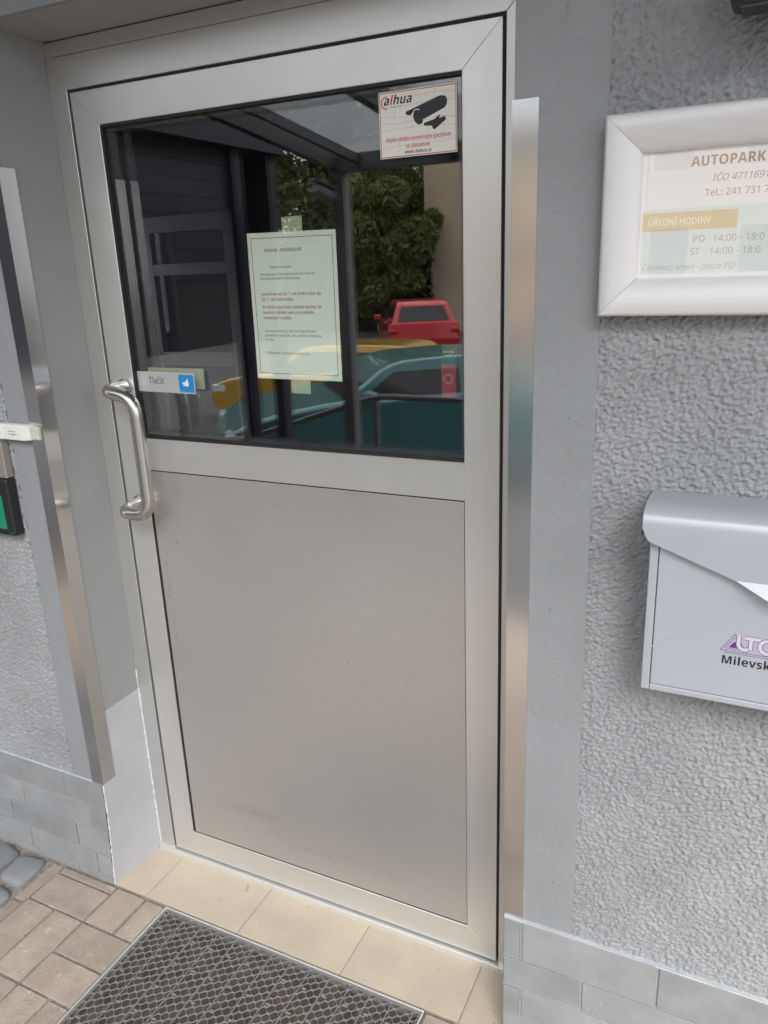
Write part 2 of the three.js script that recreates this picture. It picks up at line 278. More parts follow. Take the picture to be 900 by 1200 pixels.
// ---------------------------------------------------------------- door frame (fixed)
const W = 0.9562, H = 1.9458;
{
  const f = thing('door_frame', 'fixed champagne aluminium door frame set back in the wall opening', 'door frame');
  const b = 0.0009, z0 = -0.07, l = XL + 0.0005, r = XR - 0.0005, ti = H + 0.006, tj = 2.0165;
  part('jamb', slab([[l, -0.018], [-0.0082, -0.018], [-0.0082, ti], [l, ti + 0.0535]], z0, 0, b), mAluFrame, f);
  part('jamb', slab([[W + 0.006, -0.018], [r, -0.018], [r, tj], [W + 0.006, ti]], z0, 0, b), mAluFrame, f);
  part('head', slab([[-0.0082, ti + 0.0002], [W + 0.006, ti + 0.0002], [r, tj], [l + 0.02, tj], [l, ti + 0.0537]], z0, 0, b), mAluFrame, f);
  part('extension_profile', slab([[l, ti + 0.0545], [l + 0.0195, tj + 0.001], [r, tj + 0.001], [r, SOF - 0.002], [l, SOF - 0.002]], z0, -0.001, b), mAluFrame, f);
  part('door_sill', box(l, r, -0.0225, -0.0055, -0.10, 0.0105, 0.002), mRim, f);
  part('seal_and_gap_shade', merge([box(-0.0078, -0.0003, 0.002, H, -0.05, -0.009), box(W + 0.0003, W + 0.0057, 0.002, H, -0.05, -0.007), box(0.001, W - 0.001, -0.0053, -0.0004, -0.05, -0.006), box(-0.0062, W + 0.0057, H + 0.0003, H + 0.0057, -0.0505, -0.0052), box(-0.0045, 0.03, 0, H, -0.075, -0.071), box(W - 0.03, W + 0.0045, 0, H, -0.075, -0.071), box(-0.0045, W + 0.0045, H - 0.03, ti, -0.0755, -0.0715)]), mGasket, f);  // front strips added in black for the shade in the leaf gaps; rear ones seal
}
// ---------------------------------------------------------------- door leaf
const door = thing('entrance_door', 'champagne aluminium entrance door with dark glass upper half and tubular pull handle', 'door');
const LG = 0.0700, RG = W - 0.0707, GT = 1.8776, GB = 1.2019, PT = 1.1249, PB = 0.0741;
{
  const b = 0.0009, z0 = -0.065;
  part('stile', slab([[0, 0], [LG, PB], [LG, GT], [0, H]], z0, 0, b), mAlu, door);
  part('stile', slab([[W, 0], [W, H], [RG, GT], [RG, PB]], z0, 0, b), mAlu, door);
  part('top_rail', slab([[0, H], [LG, GT], [RG, GT], [W, H]], z0, -0.0002, b), mAlu, door);
  part('bottom_rail', slab([[0, 0], [W, 0], [RG, PB], [LG, PB]], z0, -0.0002, b), mAlu, door);
  part('middle_rail', slab([[LG, PT], [RG, PT], [RG, GB], [LG, GB]], z0, -0.0004, b), mAlu, door);
  { const x0 = LG + 0.0085, x1 = RG - 0.0015, y0 = PB + 0.0035, y1 = PT - 0.003, pw = x1 - x0, ph = y1 - y0, R = mul(808);
    const m = print(pw, ph, 1300, x => {
      x.fillStyle = '#b9b6b2'; x.fillRect(0, 0, pw, ph);
      for (let i = 0; i < 9000; i++) { const g = R() < 0.5; x.fillStyle = g ? 'rgba(200,198,192,0.10)' : 'rgba(120,116,108,0.10)'; x.fillRect(R() * pw, R() * ph, 0.001 + R() * 0.004, 0.001 + R() * 0.002); }
      for (let i = 0; i < 46; i++) { const a = R() * pw, b = R() * ph, t = R() * 6.3, l = 0.006 + R() * 0.05; x.strokeStyle = R() < 0.6 ? 'rgba(215,213,208,0.30)' : 'rgba(95,90,84,0.28)'; x.lineWidth = 0.0004 + R() * 0.0006; x.beginPath(); x.moveTo(a, b); x.quadraticCurveTo(a + Math.cos(t) * l * 0.5 + (R() - 0.5) * 0.01, b + Math.sin(t) * l * 0.5, a + Math.cos(t) * l, b + Math.sin(t) * l); x.stroke(); }
      const rub = (cx, cy, w, h, n, al) => { for (let i = 0; i < n; i++) { const a = (R() + R() + R()) / 1.5 - 1, b = (R() + R() + R()) / 1.5 - 1; x.fillStyle = 'rgba(112,103,97,' + al + ')'; x.beginPath(); x.ellipse(cx + a * w, cy + b * h, 0.002 + R() * 0.007, 0.0012 + R() * 0.0035, (R() - 0.5) * 0.7, 0, 7); x.fill(); } };
      rub(0.20, ph - 0.13, 0.17, 0.035, 330, 0.032); rub(0.045, 0.10, 0.035, 0.03, 120, 0.03); rub(0.45, ph - 0.07, 0.25, 0.03, 160, 0.035); rub(0.02, 0.35, 0.015, 0.2, 90, 0.04);
      x.fillStyle = 'rgba(60,56,52,0.7)'; for (const [a, b] of [[0.06, 0.173], [0.063, 0.176], [0.23, 0.02], [0.52, 0.41]]) x.fillRect(a, b, 0.002, 0.0035);
    }, { metalness: 0.65, roughness: 1, roughnessMap: smudge });
    const g = box(x0, x1, y0, y1, -0.03, -0.0015, 0.001), uv = g.attributes.uv; for (let i = 0; i < uv.count; i++) uv.setXY(i, (uv.getX(i) - x0) / pw, (uv.getY(i) - y0) / ph);
    part('lower_panel', g, m, door); }
  const ring = (x0, x1, y0, y1, w, za, zb, wr = w) => merge([box(x0, x0 + w, y0, y1, za, zb), box(x1 - wr, x1, y0, y1, za, zb), box(x0 + w, x1 - wr, y0, y0 + w, za, zb), box(x0 + w, x1 - wr, y1 - w, y1, za, zb)]);
  part('panel_seal', ring(LG - 0.002, RG + 0.002, PB - 0.002, PT + 0.002, 0.012, -0.03, -0.0028), mGasket, door);
  part('glazing_seal', ring(LG - 0.002, RG + 0.002, GB - 0.002, GT + 0.002, 0.0075, -0.062, -0.0025, 0.0035), mGasket, door);
  part('spacer_bar', ring(LG + 0.0056, RG - 0.0056, GB + 0.0056, GT - 0.0056, 0.007, -0.0335, -0.0135, 0.004), std({ color: lin(0.03, 0.03, 0.032), roughness: 0.5 }), door);
  const pane = (z) => { const g = new THREE.PlaneGeometry(RG - LG - 0.004, GT - GB - 0.004); g.translate((LG + RG) / 2, (GB + GT) / 2, z); return g; };
  part('glass_pane', pane(-0.012), mGlass, door);
  part('glass_pane', pane(-0.035), mGlassIn, door);
  // offset pull handle
  const hx = 0.043, gx = 0.132, yt = 1.3225, yb = 1.040, ho = 0.068;
  const h = part('pull_handle', pipe([[hx, yt, -0.001], [hx, yt, ho], [gx, yt - 0.012, ho], [gx, yb - 0.006, ho], [hx, yb - 0.006, ho], [hx, yb, -0.001]], 0.0155, 0.046, 24, 10), mSteel, door);
  for (const y of [yt, yb]) { const g = new THREE.CylinderGeometry(0.0195, 0.0215, 0.006, 32); g.rotateX(Math.PI / 2); g.translate(hx, y, 0.0032); part('rose', g, mSteel, h); }
}
// ---------------------------------------------------------------- steel corner guards
{
  const L = (corner, sx) => { // L profile in plan, pushed upwards; corner = [x, z]
    const t = 0.0016, a = 0.039, s = new THREE.Shape([[0, 0], [-sx * a, 0], [-sx * a, -t], [-sx * t, -t], [-sx * t, -a - 0.002], [0, -a - 0.002]].map(p => new THREE.Vector2(p[0], p[1])));
    const g = new THREE.ExtrudeGeometry(s, { depth: 1.484, bevelEnabled: true, bevelSize: 0.0004, bevelThickness: 0.0004, bevelSegments: 1, steps: 1 });
    g.rotateX(-Math.PI / 2); // shape y -> -z, depth -> y
    g.scale(1, 1, -1); const ix = g.index; const q = g.attributes.position; for (let i = 0; i < q.count; i += 3) { const t3 = [q.getX(i), q.getY(i), q.getZ(i)]; q.setXYZ(i, q.getX(i + 1), q.getY(i + 1), q.getZ(i + 1)); q.setXYZ(i + 1, ...t3); }
    g.computeVertexNormals(); g.translate(corner[0], 0.3075, corner[1]); return planarUV(g);
  };
  const a = mesh('corner_guard', L([XL + 0.0022, D + 0.0022], 1), mGuard); a.name = numbered('corner_guard'); a.userData = { label: 'steel corner guard on the door recess edge beside the pull handle and white plastic catch', category: 'corner guard' }; scene.add(a);
  const b = mesh('corner_guard', L([XR - 0.0022, D + 0.0022], -1), mGuard); b.name = numbered('corner_guard'); b.userData = { label: 'steel corner guard on the wall edge on the hinge side, near the notice frame', category: 'corner guard' }; scene.add(b);
}
// ---------------------------------------------------------------- prints
function print(w, h, ppm, draw, opt = {}) {
  const c = document.createElement('canvas'); c.width = Math.round(w * ppm); c.height = Math.round(h * ppm);
  const x = c.getContext('2d'); x.scale(ppm, ppm); draw(x); // units: metres, y down
  const t = new THREE.CanvasTexture(c); t.colorSpace = THREE.SRGBColorSpace; t.magFilter = THREE.LinearFilter; t.anisotropy = 8;
  return std({ map: t, roughness: 0.55, ...opt });
}
function text(x, s, px, py, size, font, col, squeeze) { // size in metres; fonts are drawn large and scaled down
  x.save(); x.translate(px, py); x.scale(size / 100 * (squeeze || 1), size / 100); x.font = font.replace('%', '100px'); x.fillStyle = col; x.fillText(s, 0, 0); x.restore();
}
function measure(x, s, size, font) { x.save(); x.font = font.replace('%', '100px'); const w = x.measureText(s).width * size / 100; x.restore(); return w; }
function sheet(w, h, bend = 0) { // thin paper with its own uv 0..1, faintly waved
  const nx = 12, ny = 16, g = new THREE.BoxGeometry(w, h, 0.0003, nx, ny, 1), p = g.attributes.position, uv = g.attributes.uv;
  for (let i = 0; i < p.count; i++) { const X = p.getX(i), Y = p.getY(i); p.setZ(i, p.getZ(i) + bend * nz(X * 9 + 3, Y * 7, 4)); uv.setXY(i, X / w + 0.5, Y / h + 0.5); }
  g.computeVertexNormals(); return g;
}
{ // notice behind the glass
  const n = thing('paper_notice', 'typed paper notice with red border taped behind the door glass', 'notice', undefined, [0.5014, 1.4949, -0.0375]); n.rotation.z = -0.0087;
  const m = print(0.21, 0.297, 4200, x => {
    x.fillStyle = '#e9efe6'; x.fillRect(0, 0, 0.21, 0.297); x.strokeStyle = '#a03a3c'; x.lineWidth = 0.0012; x.strokeRect(0.009, 0.0105, 0.192, 0.275);
    const S = '% serif', B = 'bold % serif', K = '#2b2d2c', Q = '#9c3a44';
    text(x, 'POZOR', 0.040, 0.0375, 0.0088, B, '#b03038'); text(x, '- OZNÁMENÍ', 0.040 + measure(x, 'POZOR ', 0.0088, B), 0.0375, 0.0088, B, K);
    text(x, 'Vážení uživatelé,', 0.050, 0.0695, 0.0066, S, K);
    text(x, 'dovolujeme si Vás informovat, že z důvodu', 0.026, 0.0835, 0.0066, S, K, 0.98); text(x, 'odstávky proudu bude budova', 0.026, 0.092, 0.0066, S, K);
    text(x, 'uzavřena od 20. 7. od 20:00 večer do', 0.026, 0.1235, 0.0080, B, Q); text(x, '21. 7. do 6:00 hodin.', 0.026, 0.1345, 0.0080, B, Q);
    text(x, 'Po dobu uzavírky nebude možné do', 0.026, 0.150, 0.0080, B, Q); text(x, 'budovy vjíždět ani z ní vyjíždět', 0.026, 0.161, 0.0080, B, Q); text(x, 'osobními vozidly.', 0.026, 0.172, 0.0080, B, Q);
    text(x, 'Prosíme všechny, aby se s tím předem', 0.027, 0.1985, 0.0070, S, K); text(x, 'seznámili a počítali s tím, předem děkujeme', 0.027, 0.2075, 0.0070, S, K, 0.95); text(x, 'za vše.', 0.027, 0.2165, 0.0070, S, K);
    text(x, 'Děkujeme za porozumění, a.s.', 0.027, 0.2445, 0.0076, S, K);
  }, { roughness: 0.8 });
  part('sheet', sheet(0.21, 0.297, 0.0012), m, n);
  const tp = (x, y, r, h) => { const g = sheet(0.048, h, 0.0006); const t = part('tape', g, mTape, n); t.position.set(x, y, -0.0012); t.rotation.z = r; };
  tp(0.005, 0.152, 0.02, 0.050); tp(0.003, -0.155, -0.01, 0.046);
}
{ // push plate
  const n = thing('push_label', 'small silver push label with blue square stuck on the door glass', 'label', undefined, [0.1575, 1.3345, -0.0106]);
  const w = 0.170, h = 0.046, m = print(w, h, 6000, x => {
    x.fillStyle = '#b9bbbb'; x.fillRect(0, 0, w, h); x.fillStyle = '#d3d4d4'; x.fillRect(0, 0, w, 0.0012);
    text(x, 'Tlačit', 0.036, 0.0265, 0.0205, '% sans-serif', '#26282a', 0.92);
    x.fillStyle = '#2e8fd6'; x.fillRect(0.1235, 0.0035, 0.043, 0.0395);
    x.fillStyle = '#eef4f8'; x.beginPath(); x.ellipse(0.146, 0.0235, 0.0062, 0.0066, 0, 0, 7); x.fill(); x.fillRect(0.134, 0.0205, 0.009, 0.0038); x.fillRect(0.136, 0.0255, 0.007, 0.003); x.fillRect(0.1465, 0.0125, 0.0036, 0.008);
  }, { roughness: 0.38, metalness: 0.25 });
  part('plate', sheet(w, h), m, n); n.rotation.z = -0.012;
  const t = mesh('backing_tape', box(0.085, 0.2480, 1.318, 1.3640, -0.0372, -0.0368), mTape); t.userData = { label: 'pale adhesive backing behind the door glass, behind the silver push label', category: 'tape' }; scene.add(t);
}
{ // camera warning sticker
  const w = 0.1485, h = 0.108, n = thing('warning_sticker', 'white video camera warning sticker with red text on the door glass', 'sticker', undefined, [0.7985, 1.8088, -0.0107]);
  const m = print(w, h, 6800, x => {
    x.fillStyle = '#e6e2da'; x.fillRect(0, 0, w, h); x.strokeStyle = '#b2494c'; x.lineWidth = 0.0014; x.strokeRect(0.002, 0.002, w - 0.004, h - 0.004);
    // logo
    x.strokeStyle = '#c22c2c'; x.lineWidth = 0.0018; x.beginPath(); x.arc(0.0150, 0.0175, 0.0095, 0.45 * Math.PI, 1.55 * Math.PI); x.stroke();
    const F = 'italic bold % sans-serif'; let px = 0.0085; for (const [ch, c] of [['a', '#26242a'], ['l', '#d02a2c'], ['h', '#26242a'], ['u', '#26242a'], ['a', '#26242a']]) { text(x, ch, px, 0.0215, 0.0205, F, c, 1.02); px += measure(x, ch, 0.0205, F) * 1.0; }
    text(x, 'TECHNOLOGY', 0.0215, 0.0262, 0.0038, '% sans-serif', '#5a5658');
    // camera outline
    x.save(); x.translate(0.066, 0.034); x.fillStyle = '#232427';
    x.beginPath(); x.moveTo(-0.014, 0.0015); x.lineTo(0.048, -0.0165); x.quadraticCurveTo(0.063, -0.019, 0.0645, -0.009); x.quadraticCurveTo(0.065, -0.001, 0.058, 0.003); x.lineTo(0.020, 0.0165); x.quadraticCurveTo(0.014, 0.002, 0.0, 0.003); x.lineTo(-0.004, 0.0075); x.quadraticCurveTo(-0.015, 0.008, -0.014, 0.0015); x.fill();
    x.beginPath(); x.ellipse(0.0098, 0.0125, 0.0085, 0.0125, -0.45, 0, 7); x.fill();
    x.strokeStyle = '#e6e2da'; x.lineWidth = 0.0014; x.beginPath(); x.ellipse(0.0098, 0.0125, 0.0095, 0.0138, -0.45, 2.2, 5.6); x.stroke();
    x.beginPath(); x.moveTo(0.021, 0.0225); x.lineTo(0.040, 0.0185); x.lineTo(0.047, 0.0135); x.lineTo(0.052, 0.0125); x.lineTo(0.049, 0.018); x.lineTo(0.058, 0.0155); x.quadraticCurveTo(0.0625, 0.016, 0.0615, 0.0215); x.lineTo(0.041, 0.0345); x.quadraticCurveTo(0.036, 0.034, 0.036, 0.0285); x.lineTo(0.020, 0.0265); x.closePath(); x.fill(); x.restore();
    const T = 'bold % sans-serif', c1 = (s, y, z, col, q) => text(x, s, (w - measure(x, s, z, T) * q) / 2, y, z, T, col, q);
    c1('Objekt střežen kamerovým systémem', 0.0815, 0.0098, '#c0363c', 0.70); c1('se záznamem', 0.0935, 0.0098, '#c0363c', 0.74); c1('www.dahua.cz', 0.1025, 0.0078, '#2a2528', 0.95);
    // crazing of the film
    const R = mul(9); x.strokeStyle = 'rgba(120,112,104,0.55)'; x.lineWidth = 0.0004;
    for (let i = 0; i < 7; i++) { let y = 0.012 + i * 0.0125 + R() * 0.006, a = 0.003; x.beginPath(); x.moveTo(a, y); while (a < w - 0.006) { a += 0.006 + R() * 0.01; y += (R() - 0.5) * 0.0035; x.lineTo(a, y); } x.stroke(); }
    for (let i = 0; i < 12; i++) { let a = 0.008 + R() * 0.13, y = R() * 0.08; x.beginPath(); x.moveTo(a, y); for (let k = 0; k < 3; k++) { a += (R() - 0.5) * 0.004; y += 0.004 + R() * 0.004; x.lineTo(a, y); } x.stroke(); }
  }, { roughness: 0.5 });
  part('film', sheet(w, h, 0.0004), m, n);
}
{ // small sticker behind the pane
  const w = 0.030, h = 0.102, n = thing('glass_sticker', 'small dark green and red sticker low behind the door glass near the hinge side', 'sticker', undefined, [0.841, 1.372, -0.0367]);
  part('film', sheet(w, h), print(w, h, 6000, x => { x.fillStyle = '#8f1f2b'; x.fillRect(0, 0, w, h); x.fillStyle = '#12301f'; x.fillRect(0, 0, w, 0.037); x.fillStyle = '#8fae9a'; for (let i = 0; i < 5; i++) x.fillRect(0.004 + i * 0.0046, 0.012, 0.0034, 0.004); x.fillRect(0.006, 0.020, 0.018, 0.0022); x.strokeStyle = '#a8717a'; x.lineWidth = 0.003; x.beginPath(); x.arc(0.0145, 0.066, 0.0085, 0, 7); x.stroke(); }, { roughness: 0.5 }), n);
}
// ---------------------------------------------------------------- framed opening-hours board
{
  const n = thing('notice_frame', 'wide white snap frame with opening hours sheet on the grey wall above the mailbox', 'frame');
  const x0 = 1.164, x1 = 1.582, y0 = 1.489, y1 = 1.7535, t = 0.051, zb = 0.1685, zo = 0.199, zi = 0.186;
  // each mitred bar: rounded cross-section from the outer edge to the inner edge
  const prof = [[0, zb], [0, zo - 0.006], [0.0015, zo - 0.001], [0.005, zo + 0.0015], [0.02, zo + 0.001], [0.034, zo - 0.002], [0.045, zi + 0.006], [0.0500, zi + 0.002], [t, zi], [t, zb]];
  const bar4 = (a, b, inx, iny) => { // outer corners a, b; inward unit vectors at each end along the mitre
    const P = [], quad = (p, q, r, s) => P.push(...p, ...q, ...r, ...p, ...r, ...s);
    const at = (c, v, k) => [c[0] + v[0] * prof[k][0], c[1] + v[1] * prof[k][0], prof[k][1]];
    for (let k = 0; k < prof.length - 1; k++) quad(at(a, inx, k), at(b, iny, k), at(b, iny, k + 1), at(a, inx, k + 1));
    const g = new THREE.BufferGeometry(); g.setAttribute('position', new THREE.Float32BufferAttribute(P, 3)); return planarUV(toCreasedNormals(g, 0.7));
  };
  const e = 0.0003;
  part('frame_bar', bar4([x0 + e, y0], [x1 - e, y0], [1, 1], [-1, 1]), mWhiteFrame, n);
  part('frame_bar', bar4([x1 - e, y1], [x0 + e, y1], [-1, -1], [1, -1]), mWhiteFrame, n);
  part('frame_bar', bar4([x0, y1 - e], [x0, y0 + e], [1, -1], [1, 1]), mWhiteFrame, n);
  part('frame_bar', bar4([x1, y0 + e], [x1, y1 - e], [-1, 1], [-1, -1]), mWhiteFrame, n);
  const w = x1 - x0 - 2 * t + 0.004, h = y1 - y0 - 2 * t + 0.004, X = x => x - (x0 + t - 0.002), Y = y => (y1 - t + 0.002) - y;
  const m = print(w, h, 4800, x => {
    x.fillStyle = '#f0edeb'; x.fillRect(0, 0, w, h); x.fillStyle = '#dfe5e2'; x.fillRect(X(1.2185), Y(1.630), w, Y(1.5455) - Y(1.630)); x.fillStyle = '#dccaa2'; x.fillRect(X(1.2185), Y(1.6255), 0.121, 0.0235);
    x.fillStyle = '#b9b4b2'; x.fillRect(X(1.2215), 0, 0.0004, Y(1.630));
    const S = '% sans-serif', I = 'italic % sans-serif', C = '#b59883';
    text(x, 'AUTOPARK', X(1.2765), Y(1.6815), 0.0170, 'bold % sans-serif', C, 1.02); text(x, 'IČO 4711691', X(1.304), Y(1.6615), 0.0118, I, C, 1.0); text(x, 'Tel.: 241 731 7', X(1.2965), Y(1.6435), 0.0118, S, C, 1.02);
    text(x, 'ÚŘEDNÍ HODINY', X(1.2255), Y(1.6090), 0.0122, S, '#f6f1ea', 0.88);
    const H1 = '#c0b0a4'; text(x, 'PO', X(1.2855), Y(1.5855), 0.0122, S, H1); text(x, '14:00 - 18:0', X(1.3105), Y(1.5855), 0.0122, S, H1); text(x, 'ST', X(1.2830), Y(1.5690), 0.0122, S, H1); text(x, '14:00 - 18:0', X(1.3075), Y(1.5690), 0.0122, S, H1);
    text(x, 'Červenec, srpen - pouze PO!', X(1.2205), Y(1.5505), 0.0105, I, '#c4bba6', 0.92);
  }, { roughness: 0.6 });
  const s = sheet(w, h); s.translate((x0 + x1) / 2, (y0 + y1) / 2, 0.1815); part('printed_sheet', s, m, n);
  part('backing_board', box(x0 + 0.004, x1 - 0.004, y0 + 0.004, y1 - 0.004, 0.1692, 0.1805), mWhiteFrame, n);
  const g = new THREE.PlaneGeometry(w, h); g.translate((x0 + x1) / 2, (y0 + y1) / 2, 0.1845); part('cover_pane', g, phys({ color: 0xffffff, transmission: 1, thickness: 0, roughness: 0.02, ior: 2.1 }), n);
}
// ---------------------------------------------------------------- mailbox
{
  const n = thing('mailbox', 'silver grey steel mailbox with envelope shaped flap on the rough wall', 'mailbox');
  const x0 = 1.267, x1 = 1.627, y0 = 0.936, y1 = 1.222, zf = 0.259, cx = (x0 + x1) / 2;
  part('body', merge([box(x0, x0 + 0.0125, y0, y1, 0.1685, zf, 0.002, 2), box(x1 - 0.0125, x1, y0, y1, 0.1685, zf, 0.002, 2), box(x0 + 0.0125, x1 - 0.0125, y0, y0 + 0.0105, 0.1685, zf, 0.002, 2), box(x0 + 0.0125, x1 - 0.0125, y0 + 0.0105, y1, 0.1685, 0.22)]), mMail, n);
  const px0 = x0 + 0.0137, px1 = x1 - 0.0137, py0 = y0 + 0.0118, py1 = y1 - 0.006, pw = px1 - px0, ph = py1 - py0;
  const mFront = print(pw, ph, 4200, x => {
    x.fillStyle = '#afb4bb'; x.fillRect(0, 0, pw, ph); const X = v => v - px0, Y = v => py1 - v;
    const V = '#7d4f93', tri = (pts, fill, lw) => { x.beginPath(); pts.forEach((p, i) => i ? x.lineTo(X(p[0]), Y(p[1])) : x.moveTo(X(p[0]), Y(p[1]))); x.closePath(); if (fill) { x.fillStyle = fill; x.fill(); } else { x.lineWidth = lw; x.stroke(); } };
    x.strokeStyle = V; x.lineJoin = 'miter';
    tri([[1.3735, 1.0225], [1.3910, 1.0500], [1.4090, 1.0225]], null, 0.0010); tri([[1.3795, 1.0265], [1.3915, 1.0450], [1.4040, 1.0265]], null, 0.0008); tri([[1.3840, 1.0285], [1.3918, 1.0390], [1.3985, 1.0285]], '#6a2f86');
    const stroke2 = (f) => { x.lineCap = 'butt'; x.strokeStyle = V; x.lineWidth = 0.0068; f(); x.stroke(); x.strokeStyle = '#d3cfd9'; x.lineWidth = 0.0048; f(); x.stroke(); };
    stroke2(() => { x.beginPath(); x.moveTo(X(1.3965), Y(1.0495)); x.lineTo(X(1.3965), Y(1.036)); x.arc(X(1.4045), Y(1.036), 0.008, Math.PI, 0, true); x.lineTo(X(1.4125), Y(1.0495)); });
    stroke2(() => { x.beginPath(); x.moveTo(X(1.4045), Y(1.0465)); x.lineTo(X(1.4245), Y(1.0465)); x.moveTo(X(1.4125), Y(1.0465)); x.lineTo(X(1.4125), Y(1.029)); });
    stroke2(() => { x.beginPath(); x.arc(X(1.4345), Y(1.0365), 0.0100, 0, 7); });
    x.strokeStyle = V; x.lineWidth = 0.0009; x.beginPath(); x.moveTo(X(1.3735), Y(1.0225)); x.lineTo(X(1.452), Y(1.0225)); x.moveTo(X(1.379), Y(1.0195)); x.lineTo(X(1.452), Y(1.0195)); x.stroke();
    text(x, 'Milevsk', X(1.3755), Y(1.0020), 0.0180, 'bold % sans-serif', '#1b1a1d', 0.98);
  }, { roughness: 0.36, metalness: 0.25 });
  const fp = box(px0, px1, py0, py1, 0.235, zf + 0.0005, 0.001); const uv = fp.attributes.uv; for (let i = 0; i < uv.count; i++) uv.setXY(i, (uv.getX(i) - px0) / pw, (uv.getY(i) - py0) / ph);
  const fpm = part('front_panel', fp, mFront, n);
  // pressed envelope creases
  const ridge = (a, b, r) => { const A = new THREE.Vector3(a[0], a[1], zf + 0.0002), B = new THREE.Vector3(b[0], b[1], zf + 0.0002), L = A.distanceTo(B); const g = new THREE.CylinderGeometry(r, r, L, 10); g.scale(1, 1, 0.22); g.rotateZ(Math.atan2(B.y - A.y, B.x - A.x) - Math.PI / 2); g.translate((A.x + B.x) / 2, (A.y + B.y) / 2, zf); return planarUV(g); };
  part('crease', ridge([px0 + 0.001, 1.008], [cx - 0.03, 1.118], 0.0042), mMail, fpm); part('crease', ridge([px1 - 0.001, 1.008], [cx + 0.03, 1.118], 0.0042), mMail, fpm);
  // flap: roof bent over the front, lower edge cut like an envelope
  const fx0 = 1.2565, fx1 = 1.6375, prof = [[1.2285, 0.169], [1.2300, 0.20], [1.2300, 0.235], [1.2275, 0.254], [1.2225, 0.2655], [1.2145, 0.2715], [1.205, 0.2728], [1.19, 0.2728]];
  const low = x => { const q = Math.abs(x - cx), e = cx - fx0; if (q < 0.0625) return 1.1365; let y = 1.1365 + (q - 0.0625) * (1.1795 - 1.1365) / (0.1795 - 0.0625); const c = e - q; if (c < 0.012) y += 0.016 * Math.pow(1 - c / 0.012, 2); return y; };
  const nx = 96, P = [], nrm = []; const pt = (i, k) => { const x = fx0 + (fx1 - fx0) * i / nx, kk = prof.length; if (k < kk) { let xx = x; if (i === 0 || i === nx) xx = x; return [xx, prof[k][0], prof[k][1]]; } return [x, low(x), 0.2728]; };
  for (let i = 0; i < nx; i++) for (let k = 0; k < prof.length; k++) { const a = pt(i, k), b = pt(i, k + 1), c = pt(i + 1, k + 1), d = pt(i + 1, k); P.push(...a, ...b, ...c, ...a, ...c, ...d); }
  // thickness: an inner skin and the rim
  const t = 0.0016, Q = []; for (let i = 0; i < P.length; i += 9) for (const j of [0, 6, 3]) { const y = P[i + j + 1], z = P[i + j + 2]; Q.push(P[i + j], y - (z < 0.255 ? t : y > 1.2146 ? t * 0.6 : 0), z - (y < 1.2146 ? t : y < 1.2275 ? t * 0.7 : 0)); }
  for (let i = 0; i < nx; i++) { const a = pt(i, prof.length), b = pt(i + 1, prof.length); Q.push(...a, a[0], a[1], a[2] - t, ...b, ...b, a[0], a[1], a[2] - t, b[0], b[1], b[2] - t); }
  for (const i of [0, nx]) for (let k = 0; k < prof.length; k++) { const a = pt(i, k), b = pt(i, k + 1), ia = [a[0], a[1] - (k < 4 ? t : 0), a[2] - (k < 3 ? 0 : t)], ib = [b[0], b[1] - (k + 1 < 4 ? t : 0), b[2] - (k + 1 < 3 ? 0 : t)]; Q.push(...a, ...b, ...ib, ...a, ...ib, ...ia); }
  const fg = new THREE.BufferGeometry(); fg.setAttribute('position', new THREE.Float32BufferAttribute([...P, ...Q], 3));
  const flap = part('flap', planarUV(toCreasedNormals(fg, 0.6)), mMail, n);
  const lg = slab([[-0.0625, 0], [-0.010, -0.028], [0.010, -0.028], [0.0625, 0]], -0.0008, 0.0008, 0.0003); lg.rotateX(-0.5); lg.translate(cx, 1.1363, 0.2722); part('lip', lg, mMail, flap);
}
// ---------------------------------------------------------------- small fittings
{ // black fitting above the notice frame, only its lower edge shows
  const n = thing('wall_lamp', 'black wall lamp, only its lower edge showing, above the white notice frame', 'wall lamp');
  part('lamp_body', box(1.312, 1.50, 1.8445, 1.93, 0.20, 0.262, 0.012, 3), mBlack, n); part('lamp_back', box(1.35, 1.46, 1.86, 1.92, 0.1655, 0.201, 0.003), mBlack, n);
  part('lamp_glass', box(1.325, 1.487, 1.8425, 1.846, 0.208, 0.252), std({ color: lin(0.02, 0.02, 0.02), roughness: 0.3 }), n);
}
{ // intercom at the left edge
  const n = thing('intercom', 'black intercom with green display and grey top plate on rough wall', 'intercom');
  part('housing', box(-0.30, -0.177, 0.988, 1.128, 0.166, 0.194, 0.005, 2), mBlack, n);
  part('display', box(-0.29, -0.2005, 1.004, 1.088, 0.190, 0.1955, 0.001), std({ color: lin(0.012, 0.21, 0.12), roughness: 0.3 }), n);
  part('speaker_plate', box(-0.30, -0.1775, 1.1285, 1.215, 0.166, 0.188, 0.004, 2), std({ color: lin(0.27, 0.25, 0.225), metalness: 0.3, roughness: 0.5 }), n);
  const s = new THREE.CylinderGeometry(0.0022, 0.0022, 0.002, 16); s.rotateX(Math.PI / 2); s.translate(-0.1865, 0.9955, 0.1945); part('screw', s, mSteel, n);
}
